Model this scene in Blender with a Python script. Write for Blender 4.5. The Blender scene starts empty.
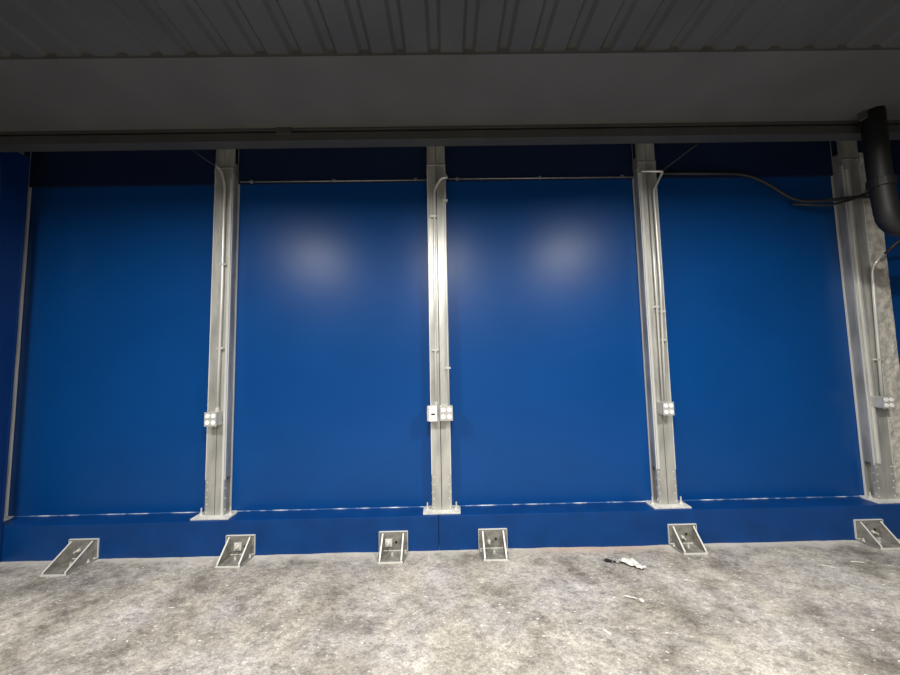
import bpy, bmesh, math, random
from mathutils import Vector, Matrix, noise
R = math.radians
random.seed(7)
sc = bpy.context.scene
COL = sc.collection

# ------------------------------------------------------------------ camera
F_PX = 338.0
pitch, roll, yaw = R(4.18), R(-1.14), R(0.57)
fw = Vector((math.sin(yaw)*math.cos(pitch), math.cos(yaw)*math.cos(pitch), math.sin(pitch)))
rt = Vector((math.cos(yaw), -math.sin(yaw), 0)); up = rt.cross(fw)
a = rt*math.cos(roll) + up*math.sin(roll)
b = -rt*math.sin(roll) + up*math.cos(roll)
cam_d = bpy.data.cameras.new('camera'); cam = bpy.data.objects.new('camera', cam_d); COL.objects.link(cam)
m = Matrix((( a.x, b.x, -fw.x, 0), (a.y, b.y, -fw.y, 0), (a.z, b.z, -fw.z, 1.468), (0, 0, 0, 1)))
cam.matrix_world = m
cam_d.sensor_fit = 'HORIZONTAL'; cam_d.sensor_width = 36; cam_d.lens = 36*F_PX/900
cam_d.clip_start = 0.02
sc.camera = cam
# ------------------------------------------------------------------ world + lamps + added rear fill + exposure
w = bpy.data.worlds.new('world'); sc.world = w; w.use_nodes = True
w.node_tree.nodes['Background'].inputs[0].default_value = (0.75, 0.85, 1.0, 1)
w.node_tree.nodes['Background'].inputs[1].default_value = 0.05

def area_lamp(x, y, z, sx, sy, power, rot=(0, 0, 0), col=(1, 0.965, 0.90)):
    l = bpy.data.lights.new('lamp_or_fill', 'AREA'); l.shape = 'RECTANGLE'; l.size = sx; l.size_y = sy
    l.energy = power; l.color = col; l.spread = R(168)
    o = bpy.data.objects.new('lamp_or_fill', l); COL.objects.link(o); o.location = (x, y, z); o.rotation_euler = rot
    return o
area_lamp(-2.04, 0.50, 3.22, 0.45, 0.28, 108)
area_lamp(1.90, 0.50, 3.22, 0.45, 0.28, 118)
area_lamp(0.02, 0.20, 3.22, 0.45, 0.28, 118)
area_lamp(0.1, -2.4, 3.2, 1.2, 0.4, 110)  # broad fill added behind the camera, not a known fixture
sc.view_settings.view_transform = 'Standard'; sc.view_settings.look = 'None'
sc.view_settings.gamma = 1; sc.view_settings.use_curve_mapping = False
sc.view_settings.exposure = 0.0

# ------------------------------------------------------------------ materials
def mat(name, col, rough=0.5, metal=0.0, var=0.0, scale=8.0, bump=0.0, bscale=40.0, spec=0.5, col2=None, stretch=(1, 1, 1)):
    M = bpy.data.materials.new(name); M.use_nodes = True
    nt = M.node_tree; N = nt.nodes; L = nt.links; p = N['Principled BSDF']
    p.inputs['Roughness'].default_value = rough; p.inputs['Metallic'].default_value = metal
    p.inputs['Specular IOR Level'].default_value = spec
    p.inputs['Base Color'].default_value = (*col, 1)
    tc = N.new('ShaderNodeTexCoord'); mp = N.new('ShaderNodeMapping'); mp.inputs['Scale'].default_value = stretch
    L.new(tc.outputs['Object'], mp.inputs['Vector'])
    n = N.new('ShaderNodeTexNoise'); n.inputs['Scale'].default_value = scale; n.inputs['Detail'].default_value = 6
    L.new(mp.outputs[0], n.inputs['Vector'])
    if var > 0 or col2:
        r = N.new('ShaderNodeValToRGB')
        r.color_ramp.elements[0].position = 0.35; r.color_ramp.elements[1].position = 0.68
        c2 = col2 or tuple(c*(1-var) for c in col)
        r.color_ramp.elements[0].color = (*c2, 1); r.color_ramp.elements[1].color = (*col, 1)
        L.new(n.outputs['Fac'], r.inputs[0]); L.new(r.outputs[0], p.inputs['Base Color'])
    if bump > 0:
        n2 = N.new('ShaderNodeTexNoise'); n2.inputs['Scale'].default_value = bscale; n2.inputs['Detail'].default_value = 5
        L.new(mp.outputs[0], n2.inputs['Vector'])
        bp = N.new('ShaderNodeBump'); bp.inputs['Strength'].default_value = bump; bp.inputs['Distance'].default_value = 0.01
        L.new(n2.outputs['Fac'], bp.inputs['Height']); L.new(bp.outputs[0], p.inputs['Normal'])
    return M

BLUE = (0.0013, 0.056, 0.235)
M_BLUE = mat('blue_paint', BLUE, 0.35, 0, 0.10, 1.6, 0.3, 1.3, 0.26)
M_SILL = mat('blue_sill_paint', (0.0013, 0.046, 0.20), 0.45, 0, 0.2, 5, 0.15, 30, 0.25)
M_POST = mat('blue_post_shaded', (0.003, 0.024, 0.115), 0.3, 0, 0.15, 3, 0.05, 10, 0.35)  # blue paint, deepened to include the shade the post stands in
M_HEAD = mat('header_shaded_blue', (0.003, 0.014, 0.055), 0.5, 0, 0.2, 3)  # wall blue darkened, carries the shade behind the beam
M_GALV = mat('galvanised_steel', (0.68, 0.68, 0.64), 0.40, 0.55, 0.38, 11, 0.12, 60, 0.5, None, (1, 1, 0.25))
M_GALVD = mat('dull_steel', (0.42, 0.43, 0.42), 0.45, 0.5, 0.35, 18, 0.1, 60, 0.5, None, (1, 1, 0.3))
M_COVER = mat('side_cover_steel', (0.46, 0.46, 0.445), 0.4, 0.3, 0.45, 9, 0.2, 25, 0.5, None, (1, 1, 0.3))
M_COND = mat('conduit_steel', (0.78, 0.78, 0.75), 0.32, 0.35, 0.08, 10)
M_PLATE = mat('plate_steel', (0.74, 0.74, 0.70), 0.5, 0.1, 0.25, 30, 0.1, 60)
M_BRK = mat('bracket_steel', (0.33, 0.318, 0.292), 0.5, 0.25, 0.5, 22, 0.25, 70)
M_WHITE = mat('white_plastic', (0.9, 0.9, 0.88), 0.3)
M_BOX = mat('box_steel', (0.55, 0.55, 0.52), 0.4, 0.3, 0.15, 30)
M_DARK = mat('dark_hole', (0.01, 0.01, 0.01), 0.8)
M_EDGE = mat('bare_bright_edge', (0.72, 0.72, 0.68), 0.45, 0.2)
M_BOLT = mat('bolt_zinc', (0.72, 0.71, 0.66), 0.35, 0.4)
M_BLACKP = mat('black_pipe', (0.012, 0.012, 0.012), 0.55, 0, 0.3, 12, 0.1, 50)
M_CABLE = mat('black_cable', (0.02, 0.019, 0.024), 0.45)
M_BEAM = mat('beam_grey_paint', (0.06, 0.06, 0.057), 0.5, 0, 0.2, 6, 0.1, 30)
M_SOFF = mat('soffit_grey', (0.115, 0.113, 0.108), 0.7, 0, 0.18, 2.2, 0.1, 30)
M_DECK = mat('metal_deck', (0.10, 0.10, 0.095), 0.5, 0.1, 0.2, 3)
M_CONC = mat('rough_concrete', (0.66, 0.63, 0.57), 0.9, 0, 0.45, 16, 0.9, 45)
M_PAPER = mat('dirty_paper', (0.88, 0.88, 0.84), 0.8, 0, 0, 60, 0.3, 60, 0.3, (0.55, 0.54, 0.5))
M_FOIL = mat('dark_foil', (0.05, 0.05, 0.05), 0.35, 0.3, 0, 90, 0.6, 120, 0.6, (0.012, 0.012, 0.012))

M_SPECK = mat('speckled_paper', (0.80, 0.80, 0.76), 0.7, 0, 0, 110, 0.3, 60, 0.3, (0.02, 0.02, 0.02))
def floor_mat():
    M = bpy.data.materials.new('stained_concrete'); M.use_nodes = True
    nt = M.node_tree; N = nt.nodes; L = nt.links; p = N['Principled BSDF']
    tc = N.new('ShaderNodeTexCoord')
    def nz(scale, det=6, rot=0, st=(1, 1, 1), rough=0.6, dist=0):
        mp = N.new('ShaderNodeMapping'); mp.inputs['Rotation'].default_value = (0, 0, R(rot)); mp.inputs['Scale'].default_value = st
        L.new(tc.outputs['Object'], mp.inputs['Vector'])
        n = N.new('ShaderNodeTexNoise'); n.inputs['Scale'].default_value = scale; n.inputs['Detail'].default_value = det
        n.inputs['Roughness'].default_value = rough; n.inputs['Distortion'].default_value = dist
        L.new(mp.outputs[0], n.inputs['Vector']); return n.outputs['Fac']
    def ramp(f, stops):
        r = N.new('ShaderNodeValToRGB'); e = r.color_ramp.elements
        e[0].position, e[0].color = stops[0][0], (*stops[0][1], 1)
        e[1].position, e[1].color = stops[-1][0], (*stops[-1][1], 1)
        for q, c in stops[1:-1]:
            k = e.new(q); k.color = (*c, 1)
        L.new(f, r.inputs[0]); return r.outputs[0]
    def mix(kind, f, c1, c2):
        x = N.new('ShaderNodeMix'); x.data_type = 'RGBA'; x.blend_type = kind
        if isinstance(f, float): x.inputs['Factor'].default_value = f
        else: L.new(f, x.inputs['Factor'])
        for s, c in ((6, c1), (7, c2)):
            if isinstance(c, tuple): x.inputs[s].default_value = (*c, 1)
            else: L.new(c, x.inputs[s])
        return x.outputs[2]
    g = lambda v: (v, v, v)
    base = ramp(nz(1.6, 12, 20, (1, 1, 1), 0.74, 0.25), [(0.37, (0.205, 0.19, 0.166)), (0.46, (0.37, 0.35, 0.316)), (0.55, (0.50, 0.478, 0.437)), (0.66, (0.64, 0.615, 0.57))])
    tint = ramp(nz(2.3, 4, 70), [(0.4, (1.0, 0.975, 0.92)), (0.6, (0.98, 0.965, 1.0))])
    c = mix('MULTIPLY', 1.0, base, tint)
    c = mix('MULTIPLY', 0.9, c, ramp(nz(9, 10, 35, (1, 1.6, 1), 0.8), [(0.38, g(0.55)), (0.50, g(0.95)), (0.64, g(1.25))]))
    c = mix('MULTIPLY', 1.0, c, ramp(nz(30, 8, 40, (1, 1.4, 1), 0.8), [(0.36, g(0.62)), (0.50, g(0.98)), (0.64, g(1.25))]))
    c = mix('MULTIPLY', 0.5, c, ramp(nz(95, 4, 10, (1, 1, 1), 0.7), [(0.38, g(0.55)), (0.50, g(1.0)), (0.62, g(1.3))]))
    c = mix('MIX', ramp(nz(6, 10, 30, (1, 2.2, 1), 0.85, 0.3), [(0.585, g(0)), (0.64, g(0.6))]), c, (0.74, 0.72, 0.67))
    c = mix('MIX', ramp(nz(30, 3, 15, (1, 2.2, 1), 0.5), [(0.67, g(0)), (0.70, g(0.9))]), c, (0.86, 0.85, 0.8))
    c = mix('MIX', ramp(nz(14, 2, 60, (1, 4.5, 1), 0.5), [(0.72, g(0)), (0.74, g(0.9))]), c, (0.88, 0.87, 0.83))
    # spilled pale grout and pinkish dirt, a band along the foot of the wall
    sp = N.new('ShaderNodeSeparateXYZ'); L.new(tc.outputs['Object'], sp.inputs[0])
    ad = N.new('ShaderNodeMath'); ad.operation = 'MULTIPLY_ADD'; ad.inputs[1].default_value = 0.28
    L.new(nz(6.5, 8, 0, (1, 1, 1), 0.75), ad.inputs[0]); L.new(sp.outputs['Y'], ad.inputs[2])
    mr = N.new('ShaderNodeMapRange'); mr.inputs['From Min'].default_value = 2.80; mr.inputs['From Max'].default_value = 2.88; mr.inputs['To Max'].default_value = 0.85
    L.new(ad.outputs[0], mr.inputs['Value'])
    mx = N.new('ShaderNodeMapRange'); mx.inputs['From Min'].default_value = 0.5; mx.inputs['From Max'].default_value = 1.8; L.new(sp.outputs['X'], mx.inputs['Value'])
    c = mix('MIX', mr.outputs[0], c, ramp(mx.outputs[0], [(0.0, (0.60, 0.575, 0.525)), (0.3, (0.56, 0.42, 0.34)), (0.7, (0.56, 0.44, 0.36)), (1.0, (0.60, 0.575, 0.525))]))
    L.new(c, p.inputs['Base Color'])
    p.inputs['Roughness'].default_value = 0.72; p.inputs['Specular IOR Level'].default_value = 0.35
    b1 = N.new('ShaderNodeBump'); b1.inputs['Strength'].default_value = 0.75; b1.inputs['Distance'].default_value = 0.02
    L.new(nz(9, 10, 35, (1, 1.3, 1), 0.8), b1.inputs['Height'])
    b2 = N.new('ShaderNodeBump'); b2.inputs['Strength'].default_value = 0.5; b2.inputs['Distance'].default_value = 0.004
    L.new(nz(60, 5, 0), b2.inputs['Height']); L.new(b1.outputs[0], b2.inputs['Normal'])
    L.new(b2.outputs[0], p.inputs['Normal'])
    return M
M_FLOOR = floor_mat()

def caulk_mat():
    M = bpy.data.materials.new('worn_white_seam'); M.use_nodes = True
    N = M.node_tree.nodes; L = M.node_tree.links; p = N['Principled BSDF']
    tc = N.new('ShaderNodeTexCoord'); mp = N.new('ShaderNodeMapping'); mp.inputs['Scale'].default_value = (2.6, 0, 0)
    L.new(tc.outputs['Object'], mp.inputs[0])
    n = N.new('ShaderNodeTexNoise'); n.inputs['Scale'].default_value = 2.0; n.inputs['Detail'].default_value = 5; L.new(mp.outputs[0], n.inputs['Vector'])
    r = N.new('ShaderNodeValToRGB'); r.color_ramp.elements[0].position = 0.47; r.color_ramp.elements[1].position = 0.62
    r.color_ramp.elements[0].color = (0.03, 0.10, 0.30, 1); r.color_ramp.elements[1].color = (0.8, 0.82, 0.85, 1)
    L.new(n.outputs['Fac'], r.inputs[0]); L.new(r.outputs[0], p.inputs['Base Color']); p.inputs['Roughness'].default_value = 0.6
    return M
M_SEAM = caulk_mat()

# ------------------------------------------------------------------ helpers
def link(name, bm, material, parent=None, bevel=0.0, smooth=False):
    bmesh.ops.recalc_face_normals(bm, faces=bm.faces)
    me = bpy.data.meshes.new(name); bm.to_mesh(me); bm.free()
    me.materials.append(material)
    if smooth:
        for f in me.polygons: f.use_smooth = True
    o = bpy.data.objects.new(name, me); COL.objects.link(o)
    if parent: o.parent = parent
    if bevel > 0:
        md = o.modifiers.new('bevel', 'BEVEL'); md.width = bevel; md.segments = 2; md.limit_method = 'ANGLE'
    return o
def box(bm, x0, x1, y0, y1, z0, z1):
    r = bmesh.ops.create_cube(bm, size=1)
    for v in r['verts']:
        v.co = Vector(((x0+x1)/2 + v.co.x*(x1-x0), (y0+y1)/2 + v.co.y*(y1-y0), (z0+z1)/2 + v.co.z*(z1-z0)))
    return r['verts']
def cyl(bm, c, r, d, axis='Y', seg=20, r2=None):
    rot = {'Z': Matrix(), 'Y': Matrix.Rotation(R(90), 4, 'X'), 'X': Matrix.Rotation(R(90), 4, 'Y')}[axis]
    return bmesh.ops.create_cone(bm, cap_ends=True, segments=seg, radius1=r, radius2=r if r2 is None else r2, depth=d,
                          matrix=Matrix.Translation(c) @ rot)
def prism(bm, pts, axis, t0, t1):
    # pts in the (y,z) plane extruded along x, or (x,z) along y, or (x,y) along z
    def P(u, v, t):
        return {'X': (t, u, v), 'Y': (u, t, v), 'Z': (u, v, t)}[axis]
    A = [bm.verts.new(P(u, v, t0)) for u, v in pts]; B = [bm.verts.new(P(u, v, t1)) for u, v in pts]
    bm.faces.new(A); bm.faces.new(B[::-1]); n = len(pts)
    for i in range(n): bm.faces.new((A[i], A[(i+1) % n], B[(i+1) % n], B[i]))
def smooth_path(pts, rad=0.04, n=5):
    P = [Vector(p) for p in pts]; out = [P[0]]
    for i in range(1, len(P)-1):
        a_, b_, c_ = P[i-1], P[i], P[i+1]
        r = min(rad, (a_-b_).length*0.48, (c_-b_).length*0.48)
        s = b_ + (a_-b_).normalized()*r; e = b_ + (c_-b_).normalized()*r
        for k in range(n+1):
            t = k/n; out.append(s*(1-t)**2 + b_*2*t*(1-t) + e*t*t)
    out.append(P[-1]); return out
def tube(bm, pts, r, seg=12, rad=0.04):
    P = smooth_path(pts, rad); rings = []
    prev = None
    for i, p in enumerate(P):
        t = ((P[min(i+1, len(P)-1)] - P[max(i-1, 0)])).normalized()
        if prev is None:
            u = t.orthogonal().normalized()
        else:
            u = (prev - t*prev.dot(t)).normalized()
        prev = u; v = t.cross(u)
        rings.append([bm.verts.new(p + (u*math.cos(2*math.pi*k/seg) + v*math.sin(2*math.pi*k/seg))*r) for k in range(seg)])
    for A, B in zip(rings, rings[1:]):
        for k in range(seg): bm.faces.new((A[k], A[(k+1) % seg], B[(k+1) % seg], B[k]))
    bm.faces.new(rings[0][::-1]); bm.faces.new(rings[-1])
def BM(): return bmesh.new()
def tag(o, label, cat, group=None):
    o['label'] = label; o['category'] = cat
    if group: o['group'] = group
    return o
def struct(name, bm, material, bevel=0, smooth=False):
    o = link(name, bm, material, None, bevel, smooth); o['kind'] = 'structure'; return o
def thing(name, loc, label, cat, group=None):
    o = bpy.data.objects.new(name, None); COL.objects.link(o); o.location = loc; o.empty_display_size = 0.05
    return tag(o, label, cat, group)
def reuse(o, parent, loc=None):
    c = o.copy(); COL.objects.link(c); c.parent = parent
    if loc is not None: c.location = loc
    return c

YW, YC, YS, ZL, ZT, ZR = 2.932, 2.84, 2.76, 0.262, 3.25, 3.46   # wall face, column face, sill face, ledge height, soffit height

# ------------------------------------------------------------------ setting
bm = BM()
xs = [-7 + 0.05*i for i in range(281)]; ys = [-5 + 0.1*i for i in range(60)] + [1.0 + 0.03*i for i in range(67)]
grid = []
for y in ys:
    row = []
    for x in xs:
        h = 0.006*noise.noise(Vector((x*1.3, y*1.3, 0))) + 0.004*noise.noise(Vector((x*5, y*7, 3))) + 0.0025*noise.noise(Vector((x*14, y*14, 5)))
        row.append(bm.verts.new((x, y, min(h, 0.003) if y > 2.45 else h)))
    grid.append(row)
for A, B in zip(grid, grid[1:]):
    for i in range(len(A)-1): bm.faces.new((A[i], A[i+1], B[i+1], B[i]))
struct('floor', bm, M_FLOOR, smooth=True)

bm = BM()
box(bm, -7, 7, YW, YW+0.12, 0, 3.6)
struct('wall_back', bm, M_BLUE)
bm = BM(); box(bm, -7, 7, YW-0.022, YW, 3.085, ZR); struct('trim_1', bm, M_HEAD)             # header strip over the blue wall, shade below the beam put into its colour
bm = BM(); box(bm, -7, -0.0925, YS, YW, -0.02, ZL); struct('trim_2', bm, M_SILL, 0.003)       # left sill
bm = BM(); box(bm, -0.0895, 7, YS, YW, -0.02, ZL); struct('trim_3', bm, M_SILL, 0.003)        # right sill
bm = BM(); tube(bm, [(-3.64+0.1*i, YW-0.003, ZL+0.002+0.0015*random.random()) for i in range(90)], 0.004, 6, 0.01); struct('trim_4', bm, M_SEAM)

# soffit and metal deck
bm = BM(); box(bm, -7, 7, 1.84, 2.52, ZT, ZR+0.06); box(bm, -7, 7, 2.52, YW+0.12, ZR, ZR+0.06)
struct('trim_5', bm, M_SOFF)
bm = BM(); per = 0.20; prof = []
x = -7.0
while x < 7.0:
    prof += [(x, 3.265), (x+0.12, 3.265), (x+0.14, 3.285), (x+0.18, 3.285)]; x += per
A = [bm.verts.new((u, -5, v)) for u, v in prof]; B = [bm.verts.new((u, 1.84, v)) for u, v in prof]
for i in range(len(prof)-1): bm.faces.new((A[i], A[i+1], B[i+1], B[i]))
struct('ceiling', bm, M_DECK)

# beam along the top of the wall
t = thing('steel_beam', (0, 2.43, 3.147), 'long dark grey steel beam running under the ceiling above the blue wall', 'beam')
bm = BM(); prism(bm, [(0, 0), (0.09, 0), (0.09, 0.103), (0, 0.103), (0, 0.084), (0.03, 0.084), (0.03, 0.066), (0, 0.066)], 'X', -6.5, 6.5)
link('flanged_rail', bm, M_BEAM, t, 0.002)
bm = BM(); box(bm, -1.248, -1.133, -0.008, 0.002, 0.05, 0.1025)
link('splice_plate', bm, M_BEAM, t, 0.002)

# ------------------------------------------------------------------ left blue post
t = thing('blue_post', (-3.56, 2.585, 0), 'glossy blue steel post standing in front of the wall at the far left edge', 'post')
bm = BM()
box(bm, -0.16, 0.09, 0, 0.014, 0, ZT); box(bm, -0.16, 0.09, 0.156, 0.170, 0, ZT); box(bm, 0.074, 0.086, 0.012, 0.158, 0, ZT)
link('shaft', bm, M_POST, t, 0.002)

# ------------------------------------------------------------------ columns
def channel(s):
    bm = BM(); D = 0.088; T = 0.003; g = 0.0025; W = 0.0785
    pts = [(g, 0), (W, 0), (W, 0.022), (W-T, 0.022), (W-T, T), (g+T, T), (g+T, D-T), (W-T, D-T), (W-T, D-0.022), (W, D-0.022), (W, D), (g, D)]
    pts = [(s*u, v) for u, v in pts]
    prism(bm, pts, 'Z', 0.012, ZR-ZL); return bm
def side_cover(s):
    bm = BM(); n = 24; T = 0.002; y0, y1 = 0.0225, 0.0655
    zs = [0.30 + (ZT-ZL-0.30)*i/n for i in range(n+1)]
    rows = []
    for i, z in enumerate(zs):
        e = 0.002*noise.noise(Vector((z*3, s*2, 0)))
        rows.append([bm.verts.new((s*(0.0785-T+q+e*0.5), y, z)) for q, y in ((0, y0), (0, y1), (T, y1), (T, y0))])
    for A_, B_ in zip(rows, rows[1:]):
        for k in range(4): bm.faces.new((A_[k], A_[(k+1) % 4], B_[(k+1) % 4], B_[k]))
    bm.faces.new(rows[0]); bm.faces.new(rows[-1]); return bm
proto = {}
def column(xc, label, i):
    t = thing('steel_column', (xc, YC, ZL), label, 'column', 'galvanised steel columns along the blue wall')
    if not proto:
        proto['channel'] = [link('channel', channel(s), M_GALV, t, 0.0008) for s in (-1, 1)]
        proto['edge_trim'] = []
        for s in (-1, 1):
            bm = BM(); prism(bm, [(s*0.0745, -0.002), (s*0.0802, -0.002), (s*0.0802, 0.005), (s*0.0792, 0.005), (s*0.0792, -0.001), (s*0.0745, -0.001)], 'Z', 0.29, ZR-ZL-0.3)
            box(bm, s*0.0802-0.0015, s*0.0802+0.0015, 0.077, 0.0885, 0.013, ZR-ZL-0.2)
            proto['edge_trim'].append(link('edge_trim', bm, M_EDGE, t))
        proto['side_cover'] = [link('side_cover', side_cover(s), M_COVER, t) for s in (-1, 1)]
        bm = BM(); prism(bm, [(-0.15, -0.058), (0.15, -0.058), (0.152, 0.05), (0.135, 0.086), (-0.135, 0.086), (-0.152, 0.05)], 'Z', 0, 0.012)
        bpl = link('base_plate', bm, M_PLATE, t, 0.002); proto['base_plate'] = [bpl]
        proto['anchor_bolt'] = []
        for s in (-1, 1):
            bm = BM(); cyl(bm, (0, 0, 0.026), 0.006, 0.052, 'Z', 12); cyl(bm, (0, 0, 0.009), 0.014, 0.014, 'Z', 6); cyl(bm, (0, 0, 0.001), 0.02, 0.003, 'Z', 16)
            ab = link('anchor_bolt', bm, M_BOLT, t); ab.location = (s*0.118, 0.02, 0.0125); proto['anchor_bolt'].append(ab)
        bm = BM(); cyl(bm, (0, 0, 0), 0.0062, 0.005, 'Y', 8, 0.004)
        proto['screw'] = []
        me = None
        for s in (-1, 1):
            for z in (0.035, 0.10, 0.155, 0.21, 0.27):
                if me is None:
                    o = link('screw', bm, M_WHITE if False else M_BOLT, t); me = o.data
                else:
                    o = bpy.data.objects.new('screw', me); COL.objects.link(o); o.parent = t
                o.location = (s*(0.062 + 0.006*((z*100) % 2 > 1)), -0.002, z); proto['screw'].append(o)
        for s in (-1, 1):
            for z in (0.05, 0.14, 0.22):
                o = bpy.data.objects.new('screw', me); COL.objects.link(o); o.parent = t
                o.location = (s*0.0795, 0.012, z); o.rotation_euler = (0, 0, s*R(90)); proto['screw'].append(o)
        bm = BM(); box(bm, -0.082, 0.082, -0.006, 0.0, 2.925, 2.94); box(bm, -0.082, -0.079, -0.006, 0.088, 2.87, 2.94); box(bm, 0.079, 0.082, -0.006, 0.088, 2.87, 2.94)
        proto['top_clip'] = [link('top_clip', bm, M_GALVD, t, 0.001)]
    else:
        for k, L_ in proto.items():
            for o in L_: reuse(o, t)
    return t
column(-1.902, 'galvanised steel column second from left, small outlet box sticking out past its left edge', 1)
column(-0.065, 'middle galvanised steel column carrying two electrical boxes side by side', 2)
column(1.786, 'galvanised steel column with a triangular conduit loop at its top, fourth from left', 3)
column(3.601, 'wide looking galvanised steel column at the far right beside the concrete pillar', 4)
column(-3.74, 'steel column at far left mostly hidden behind the blue post, only a thin grey edge showing', 0)

# concrete pillar right of the last column
bm = BM()
nz_, nx_ = 120, 8; rows = []
ring0 = [(-0.072, 0), (-0.036, 0), (0, 0), (0.036, 0), (0.072, 0), (0.075, 0.03), (0.075, 0.06), (0.075, 0.089), (-0.073, 0.089), (-0.073, 0.045)]
for i in range(nz_+1):
    z = (ZT-ZL)*i/nz_; r_ = []
    for k, (u, v) in enumerate(ring0):
        d = 0.008*noise.noise(Vector((u*20, v*20, z*9))) + 0.004*noise.noise(Vector((k*3.1, 1, z*30)))
        r_.append(bm.verts.new((u + (d if u > 0.05 else 0), v + (d if v < 0.01 else 0) + (0.012 if v < 0.01 else 0)*0, z)))
    rows.append(r_)
for A_, B_ in zip(rows, rows[1:]):
    for k in range(len(A_)): bm.faces.new((A_[k], A_[(k+1) % len(A_)], B_[(k+1) % len(A_)], B_[k]))
bm.faces.new(rows[0]); bm.faces.new(rows[-1])
o = link('concrete_pillar', bm, M_CONC); o.location = (3.757, YC, ZL)
tag(o, 'rough grey concrete pillar with ragged right edge at the far right, standing on the blue sill', 'pillar')

# ------------------------------------------------------------------ electrical boxes
def quad_box(x0, x1, z0, z1, label):
    t = thing('outlet_box', ((x0+x1)/2, YC, z0), label, 'outlet box', 'outlet boxes with four round covers')
    w_, h_ = (x1-x0), (z1-z0)
    bm = BM(); box(bm, -w_/2+0.003, w_/2-0.003, -0.084, 0.0, 0.003, h_-0.003); link('box_body', bm, M_BOX, t, 0.002)
    bm = BM(); box(bm, -w_/2, w_/2, -0.089, -0.084, 0, h_); link('cover_plate', bm, M_BOX, t, 0.001)
    for sx in (-1, 1):
        for sz in (-1, 1):
            bm = BM(); cyl(bm, (sx*w_*0.235, -0.0905, h_/2+sz*h_*0.23), w_*0.185, 0.004, 'Y', 20)
            r = link('receptacle', bm, M_WHITE, t, 0.0006)
    return t
quad_box(-1.945, -1.848, 0.995, 1.108, 'small four-round outlet box on the left edge of the second column from left')
quad_box(-0.066, 0.038, 1.000, 1.118, 'four-round outlet box on the right half of the middle column')
quad_box(1.738, 1.828, 1.005, 1.112, 'four-round outlet box on the column with the triangular conduit loop')
quad_box(3.542, 3.634, 1.022, 1.120, 'four-round outlet box on the far right column beside the concrete pillar')
t = thing('switch_box', (-0.122, YC, 0.998), 'plain white faced electrical box on the left half of the middle column', 'electrical box')
bm = BM(); box(bm, -0.048, 0.034, -0.084, 0, 0, 0.118); link('box_body', bm, M_BOX, t, 0.002)
bm = BM(); box(bm, -0.032, 0.034, -0.089, -0.084, 0, 0.12); link('cover_plate', bm, M_WHITE, t, 0.001)
bm = BM(); box(bm, -0.014, 0.016, -0.092, -0.0885, 0.05, 0.062); link('toggle', bm, M_DARK, t)

# ------------------------------------------------------------------ conduits
def conduit(name, pts, r, material, label, clamps=(), rad=0.06, cat='conduit', group=None, fit=()):
    t = thing(name, pts[-1], label, cat, group); base = Vector(pts[-1])
    bm = BM(); tube(bm, [Vector(p)-base for p in pts], r, 12, rad); link('tubing', bm, material, t, 0, True)
    for x_, y_, z_ in clamps:
        bm = BM(); box(bm, x_-base.x-r*2.4, x_-base.x+r*2.4, y_-base.y-r-0.002, YC-base.y, z_-base.z-0.008, z_-base.z+0.008)
        link('clamp', bm, M_BOLT, t, 0.001)
    for x_, y_, z_, ax in fit:
        bm = BM(); cyl(bm, (x_-base.x, y_-base.y, z_-base.z), r*1.5, 0.035, ax, 14); link('fitting', bm, M_BOLT, t, 0.001)
    return t
G = 'metal conduits running up the columns'
conduit('conduit', [(-1.955, 2.80, 3.205), (-1.905, 2.815, 3.135), (-1.884, 2.822, 3.02), (-1.882, 2.822, 2.10), (-1.888, 2.815, 1.106)], 0.011, M_COND,
        'thin conduit bending left at its top on the second column from left', [(-1.882, 2.822, 2.33), (-1.880, 2.822, 1.62)], 0.08, group=G, fit=[(-1.888, 2.815, 1.118, 'Z')])
conduit('conduit', [(0.035, 2.797, 3.055), (-0.02, 2.799, 3.05), (-0.085, 2.822, 2.96), (-0.092, 2.822, 2.1), (-0.098, 2.812, 1.117)], 0.011, M_COND,
        'conduit curving to the right at its top, left of two on the middle column', [(-0.092, 2.822, 2.72), (-0.094, 2.822, 1.572)], 0.09, group=G, fit=[(-0.098, 2.812, 1.13, 'Z')])
conduit('conduit', [(0.013, 2.822, 3.095), (0.008, 2.822, 2.80), (0.006, 2.822, 2.08), (0.008, 2.815, 1.117)], 0.009, M_COND,
        'straight thin conduit, right of two on the middle column', [(0.006, 2.822, 1.42), (0.008, 2.822, 2.86)], 0.05, group=G, fit=[(0.013, 2.822, 3.075, 'Z')])
conduit('conduit', [(1.715, 2.80, 3.085), (1.895, 2.79, 3.075), (1.822, 2.822, 2.92), (1.829, 2.822, 2.13), (1.800, 2.815, 1.111)], 0.0095, M_COND,
        'conduit folding into a triangle at its top on the fourth column', [(1.829, 2.822, 1.86), (1.824, 2.822, 1.62)], 0.015, group=G)
conduit('conduit', [(1.782, 2.822, 3.075), (1.786, 2.822, 2.13), (1.779, 2.815, 1.111)], 0.008, M_COND,
        'straight conduit left of the looped one on the fourth column', [(1.786, 2.822, 1.9)], 0.03, group=G)
conduit('conduit', [(3.70, 2.78, 2.30), (3.658, 2.815, 2.20), (3.655, 2.822, 1.92), (3.620, 2.815, 1.119)], 0.011, M_COND,
        'conduit bending right at its top beside the concrete pillar', [(3.635, 2.822, 1.42)], 0.05, group=G)
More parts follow.
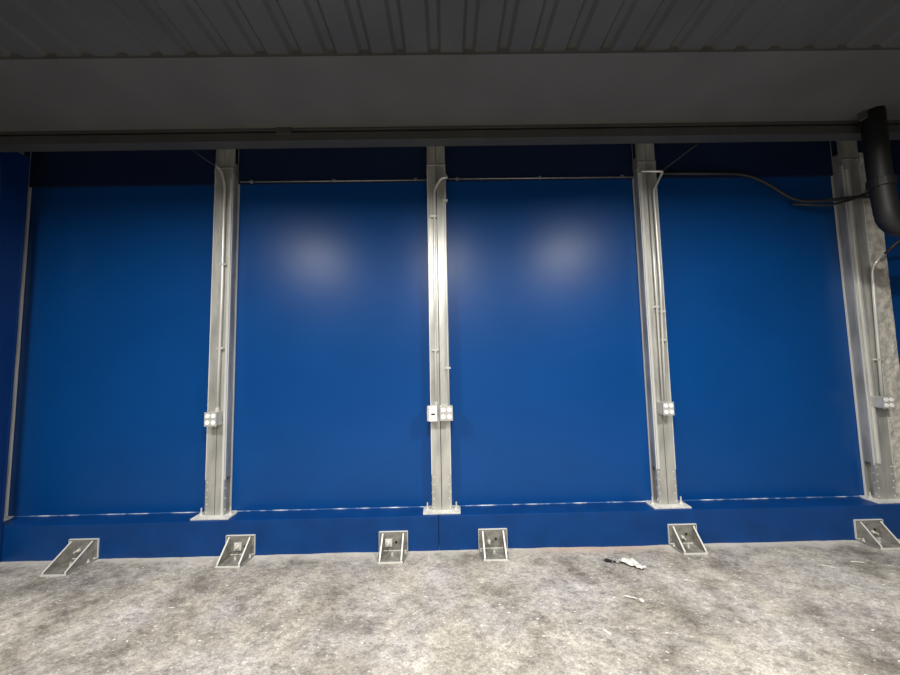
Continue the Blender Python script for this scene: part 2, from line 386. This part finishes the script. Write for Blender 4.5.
# corner angle strips: bright narrow strips up the inner corners of three columns
def corner(xc, label, z0=0.30):
    bm = BM(); prism(bm, [(-0.009, -0.016), (0.009, -0.016), (0.009, -0.0005), (-0.009, -0.0005)], 'Z', z0, 2.83)
    o = link('wire_channel', bm, M_COND, None, 0.002); o.location = (xc, YC, ZL)
    tag(o, label, 'wire channel', 'narrow square channels up the columns')
corner(-1.834, 'bright square metal channel up the right corner of the second column from left', 0.012)
corner(1.719, 'bright square metal channel up the left corner of the fourth column')
corner(3.555, 'bright square metal channel up the left part of the far right column')
# thin rod over the panels
for x0, x1, lab in ((-1.80, -0.15, 'thin horizontal rod across the top of the wide panel left of the middle column'),
                    (0.02, 1.70, 'thin horizontal rod across the top of the panel right of the middle column')):
    bm = BM(); tube(bm, [(0, 0, 0), (x1-x0, 0, -0.008)], 0.006, 8); o = link('tubing', bm, M_GALVD, None, 0, True)
    t = thing('thin_rod', (x0, 2.903, 3.098), lab, 'rod', 'thin rods under the beam'); o.parent = t
    for u in (0.06, 0.5, 0.94):
        bm = BM(); box(bm, u*(x1-x0)-0.012, u*(x1-x0)+0.012, -0.009, 0.0065, -0.012, 0.01); link('clamp', bm, M_GALVD, t)
# cables
def cable(pts, r, label, material=None, rad=0.12, name='cable', extra=None):
    bm = BM(); base = Vector(pts[0]); tube(bm, [Vector(p)-base for p in pts], r, 10, rad)
    o = link(name, bm, material or M_CABLE, None, 0, True); o.location = base
    return tag(o, label, 'cable')
cable([(-2.05, 2.60, 3.235), (-1.93, 2.74, 3.16), (-1.955, 2.795, 3.21)], 0.006, 'thin cable slanting from the beam to the top of the second column', M_CABLE, 0.03)
cable([(1.90, 2.785, 3.09), (2.02, 2.70, 3.17), (2.12, 2.60, 3.235)], 0.006, 'thin cable slanting up right from the triangular conduit loop', M_CABLE, 0.06)
cable([(1.93, 2.895, 3.115), (2.67, 2.89, 3.10), (2.84, 2.88, 3.03), (3.12, 2.87, 2.82), (3.35, 2.80, 2.80), (3.60, 2.77, 2.815), (3.80, 2.77, 2.80)], 0.014, 'thick dark cable sagging across the top of the right panel to the last column', M_CABLE, 0.2)
cable([(3.10, 2.895, 2.815), (3.35, 2.83, 2.765), (3.50, 2.78, 2.79), (3.62, 2.765, 2.845), (3.80, 2.76, 2.845)], 0.011, 'second dark cable crossing the top of the last column just below the thick one', M_CABLE, 0.1)
cable([(3.70, 2.75, 2.305), (3.76, 2.70, 2.40), (3.80, 2.60, 2.45), (3.80, 2.42, 2.44)], 0.012, 'short black cable slanting from the last conduit up to the black pipe', M_CABLE, 0.05)

# black pipe
t = thing('black_pipe', (3.17, 2.34, ZT), 'thick black drain pipe dropping from the ceiling and bending right at the far right', 'pipe')
bm = BM(); tube(bm, [(0, 0, 0), (0, 0, -0.5), (0.03, 0, -0.88), (0.28, 0, -0.90), (2.2, 0, -0.92)], 0.062, 24, 0.14); link('pipe_run', bm, M_BLACKP, t, 0, True)
bm = BM(); cyl(bm, (0.005, 0, -0.55), 0.072, 0.06, 'Z', 24); link('coupling', bm, M_BLACKP, t, 0.003)
bm = BM(); box(bm, -0.085, 0.085, -0.02, 0.02, -0.06, 0); link('hanger', bm, M_BEAM, t, 0.003)

# ------------------------------------------------------------------ anchor brackets
def bracket(xc, dep, label, washer=None, hole=None, lean=0.0):
    t = thing('anchor_bracket', (xc, YS, 0), label, 'bracket', 'steel anchor brackets bolting the blue sill to the floor')
    W = 0.109; H = 0.152; T = 0.009
    bm = BM(); box(bm, -W, W, -T, 0, 0.003, H); link('back_plate', bm, M_BRK, t, 0.002)
    bm = BM(); box(bm, -W-0.003, W+0.003, -T-0.003, 0, H, H+0.006); box(bm, -W-0.004, -W, -T-0.003, 0, 0.01, H+0.006); box(bm, W, W+0.004, -T-0.003, 0, 0.01, H+0.006); link('rim', bm, M_EDGE, t, 0.001)
    bm = BM(); box(bm, -0.092, 0.092, -dep-0.004, -dep, 0.0005, 0.0135); link('front_rim', bm, M_EDGE, t, 0.001)
    bm = BM(); prism(bm, [(-W, -T-0.0005), (W, -T-0.0005), (W, -0.06), (0.094, -dep), (-0.094, -dep), (-W, -0.06)], 'Z', 0.001, 0.011); link('foot_plate', bm, M_BRK, t, 0.002)
    for s in (-1, 1):
        bm = BM(); prism(bm, [(-T, 0.011), (-T, H-0.008), (-T-0.012, H-0.008), (-dep+0.006, 0.022), (-dep+0.006, 0.011)], 'X', s*0.080-0.004, s*0.080+0.004)
        g = link('gusset', bm, M_BRK, t, 0.001)
        bm = BM(); prism(bm, [(-T-0.012, H-0.0075), (-T-0.012, H-0.002), (-dep+0.0005, 0.024), (-dep+0.0005, 0.011), (-dep+0.0055, 0.011), (-dep+0.0055, 0.0222)], 'X', s*0.080-0.0055, s*0.080+0.0055)
        link('bright_edge', bm, M_EDGE, g, 0.001)
    bm = BM(); box(bm, -W+0.004, W-0.004, -0.014, -T, 0.011, 0.018); link('weld_bead', bm, M_PLATE, t, 0.002)
    if washer:
        u, z, s_ = washer
        if s_ > 0:
            bm = BM(); box(bm, u-s_, u+s_, -T-0.009, -T, z-s_, z+s_); link('washer_plate', bm, M_PLATE, t, 0.0015)
        y0 = -T-(0.009 if s_ > 0 else 0)
        bm = BM(); cyl(bm, (u, y0-0.006, z), 0.014, 0.012, 'Y', 6); cyl(bm, (u, y0-0.024, z), 0.007, 0.03, 'Y', 12); link('bolt', bm, M_BOLT, t)
    if hole:
        bm = BM(); cyl(bm, (hole[0], -T-0.0005, hole[1]), 0.010, 0.002, 'Y', 16); link('bolt_hole', bm, M_DARK, t)
    for u, v in ((-0.097, -0.30), (0.097, -0.30), (0.0, -0.45)):
        bm = BM(); cyl(bm, (u, v*dep, 0.017), 0.010, 0.012, 'Z', 6); cyl(bm, (u, v*dep, 0.025), 0.005, 0.02, 'Z', 10); link('floor_bolt', bm, M_BOLT, t)
    return t
bracket(-2.842, 0.205, 'leftmost anchor bracket, its foot plate reaching furthest out on the floor', (-0.03, 0.075, 0.0), None)
bracket(-1.634, 0.158, 'anchor bracket below the second column from left, square washer plate with bolt', (-0.016, 0.075, 0.028), (0.036, 0.072))
bracket(-0.446, 0.156, 'anchor bracket just left of the middle column, square washer plate behind its bolt', (-0.036, 0.075, 0.028), (0.022, 0.075))
bracket(0.332, 0.158, 'anchor bracket just right of the middle column, dark open hole beside its bolt', (-0.032, 0.068, 0.0), (0.022, 0.082))
bracket(1.829, 0.142, 'anchor bracket below the fourth column, behind the torn white scrap', (-0.006, 0.062, 0.0), (0.026, 0.082))
bracket(3.318, 0.142, 'rightmost anchor bracket, at the foot of the last column', (0.02, 0.065, 0.0), (0.04, 0.08))

# ------------------------------------------------------------------ litter
def scrap(name, pts, z0, amp, material, parent=None, seed=0, sub=3):
    bm = BM(); vs = [bm.verts.new((x_, y_, 0)) for x_, y_ in pts]; bm.faces.new(vs)
    bmesh.ops.triangulate(bm, faces=bm.faces); bmesh.ops.subdivide_edges(bm, edges=bm.edges[:], cuts=sub, use_grid_fill=True)
    for v in bm.verts: v.co.z = z0 + amp*abs(noise.noise(Vector((v.co.x*28+seed, v.co.y*28, seed))))*2
    o = link(name, bm, material, parent)
    md = o.modifiers.new('solid', 'SOLIDIFY'); md.thickness = 0.0012; md.offset = 1
    return o
t = thing('torn_scrap', (1.23, 2.50, 0), 'torn crumpled scrap on the floor, white at its wide end and black at the other', 'scrap')
scrap('white_end', [(-0.004, 0.03), (0.012, 0.052), (0.035, 0.07), (0.07, 0.074), (0.095, 0.058), (0.105, 0.02), (0.112, -0.02), (0.128, -0.055), (0.10, -0.058), (0.07, -0.038), (0.04, -0.012), (0.015, 0.008)], 0.008, 0.018, M_PAPER, t, 1)
scrap('speckled_middle', [(-0.005, 0.03), (-0.02, 0.026), (-0.045, 0.036), (-0.07, 0.032), (-0.062, 0.055), (-0.04, 0.05), (-0.03, 0.064), (-0.012, 0.056), (0.010, 0.05)], 0.006, 0.02, M_SPECK, t, 9)
scrap('black_end', [(-0.064, 0.033), (-0.058, 0.06), (-0.08, 0.062), (-0.09, 0.08), (-0.108, 0.072), (-0.122, 0.082), (-0.118, 0.045), (-0.095, 0.036)], 0.006, 0.022, M_FOIL, t, 4)
def chip(x, y, w_, d_, rot, label, s=0):
    pts = [(-w_/2, 0), (-w_*0.15, d_*0.5), (w_*0.3, d_*0.42), (w_/2, -d_*0.1), (w_*0.1, -d_*0.5), (-w_*0.35, -d_*0.3)]
    c, s_ = math.cos(rot), math.sin(rot)
    o = scrap('paper_chip', [(u*c-v*s_, u*s_+v*c) for u, v in pts], 0.004, 0.004, M_PAPER, None, s, 1)
    o.location = (x, y, 0); tag(o, label, 'paper chip', 'white chips scattered on the floor')
chip(1.100, 2.180, 0.075, 0.014, R(-25), 'long thin white sliver in front of the torn scrap', 2)
chip(1.152, 2.150, 0.028, 0.034, 0, 'small triangular white chip beside the thin sliver, in front of the torn scrap', 3)
chip(0.832, 1.92, 0.055, 0.014, R(-60), 'white sliver nearest the camera, left of and in front of the torn scrap', 4)
chip(2.868, 2.467, 0.10, 0.018, R(-15), 'white chip on the floor left of the rightmost bracket', 5)
chip(2.55, 2.215, 0.055, 0.010, R(-70), 'thin upright sliver of white on the floor at the right', 6)
chip(2.62, 2.43, 0.10, 0.012, R(-30), 'thin white sliver left of the chip near the rightmost bracket', 7)
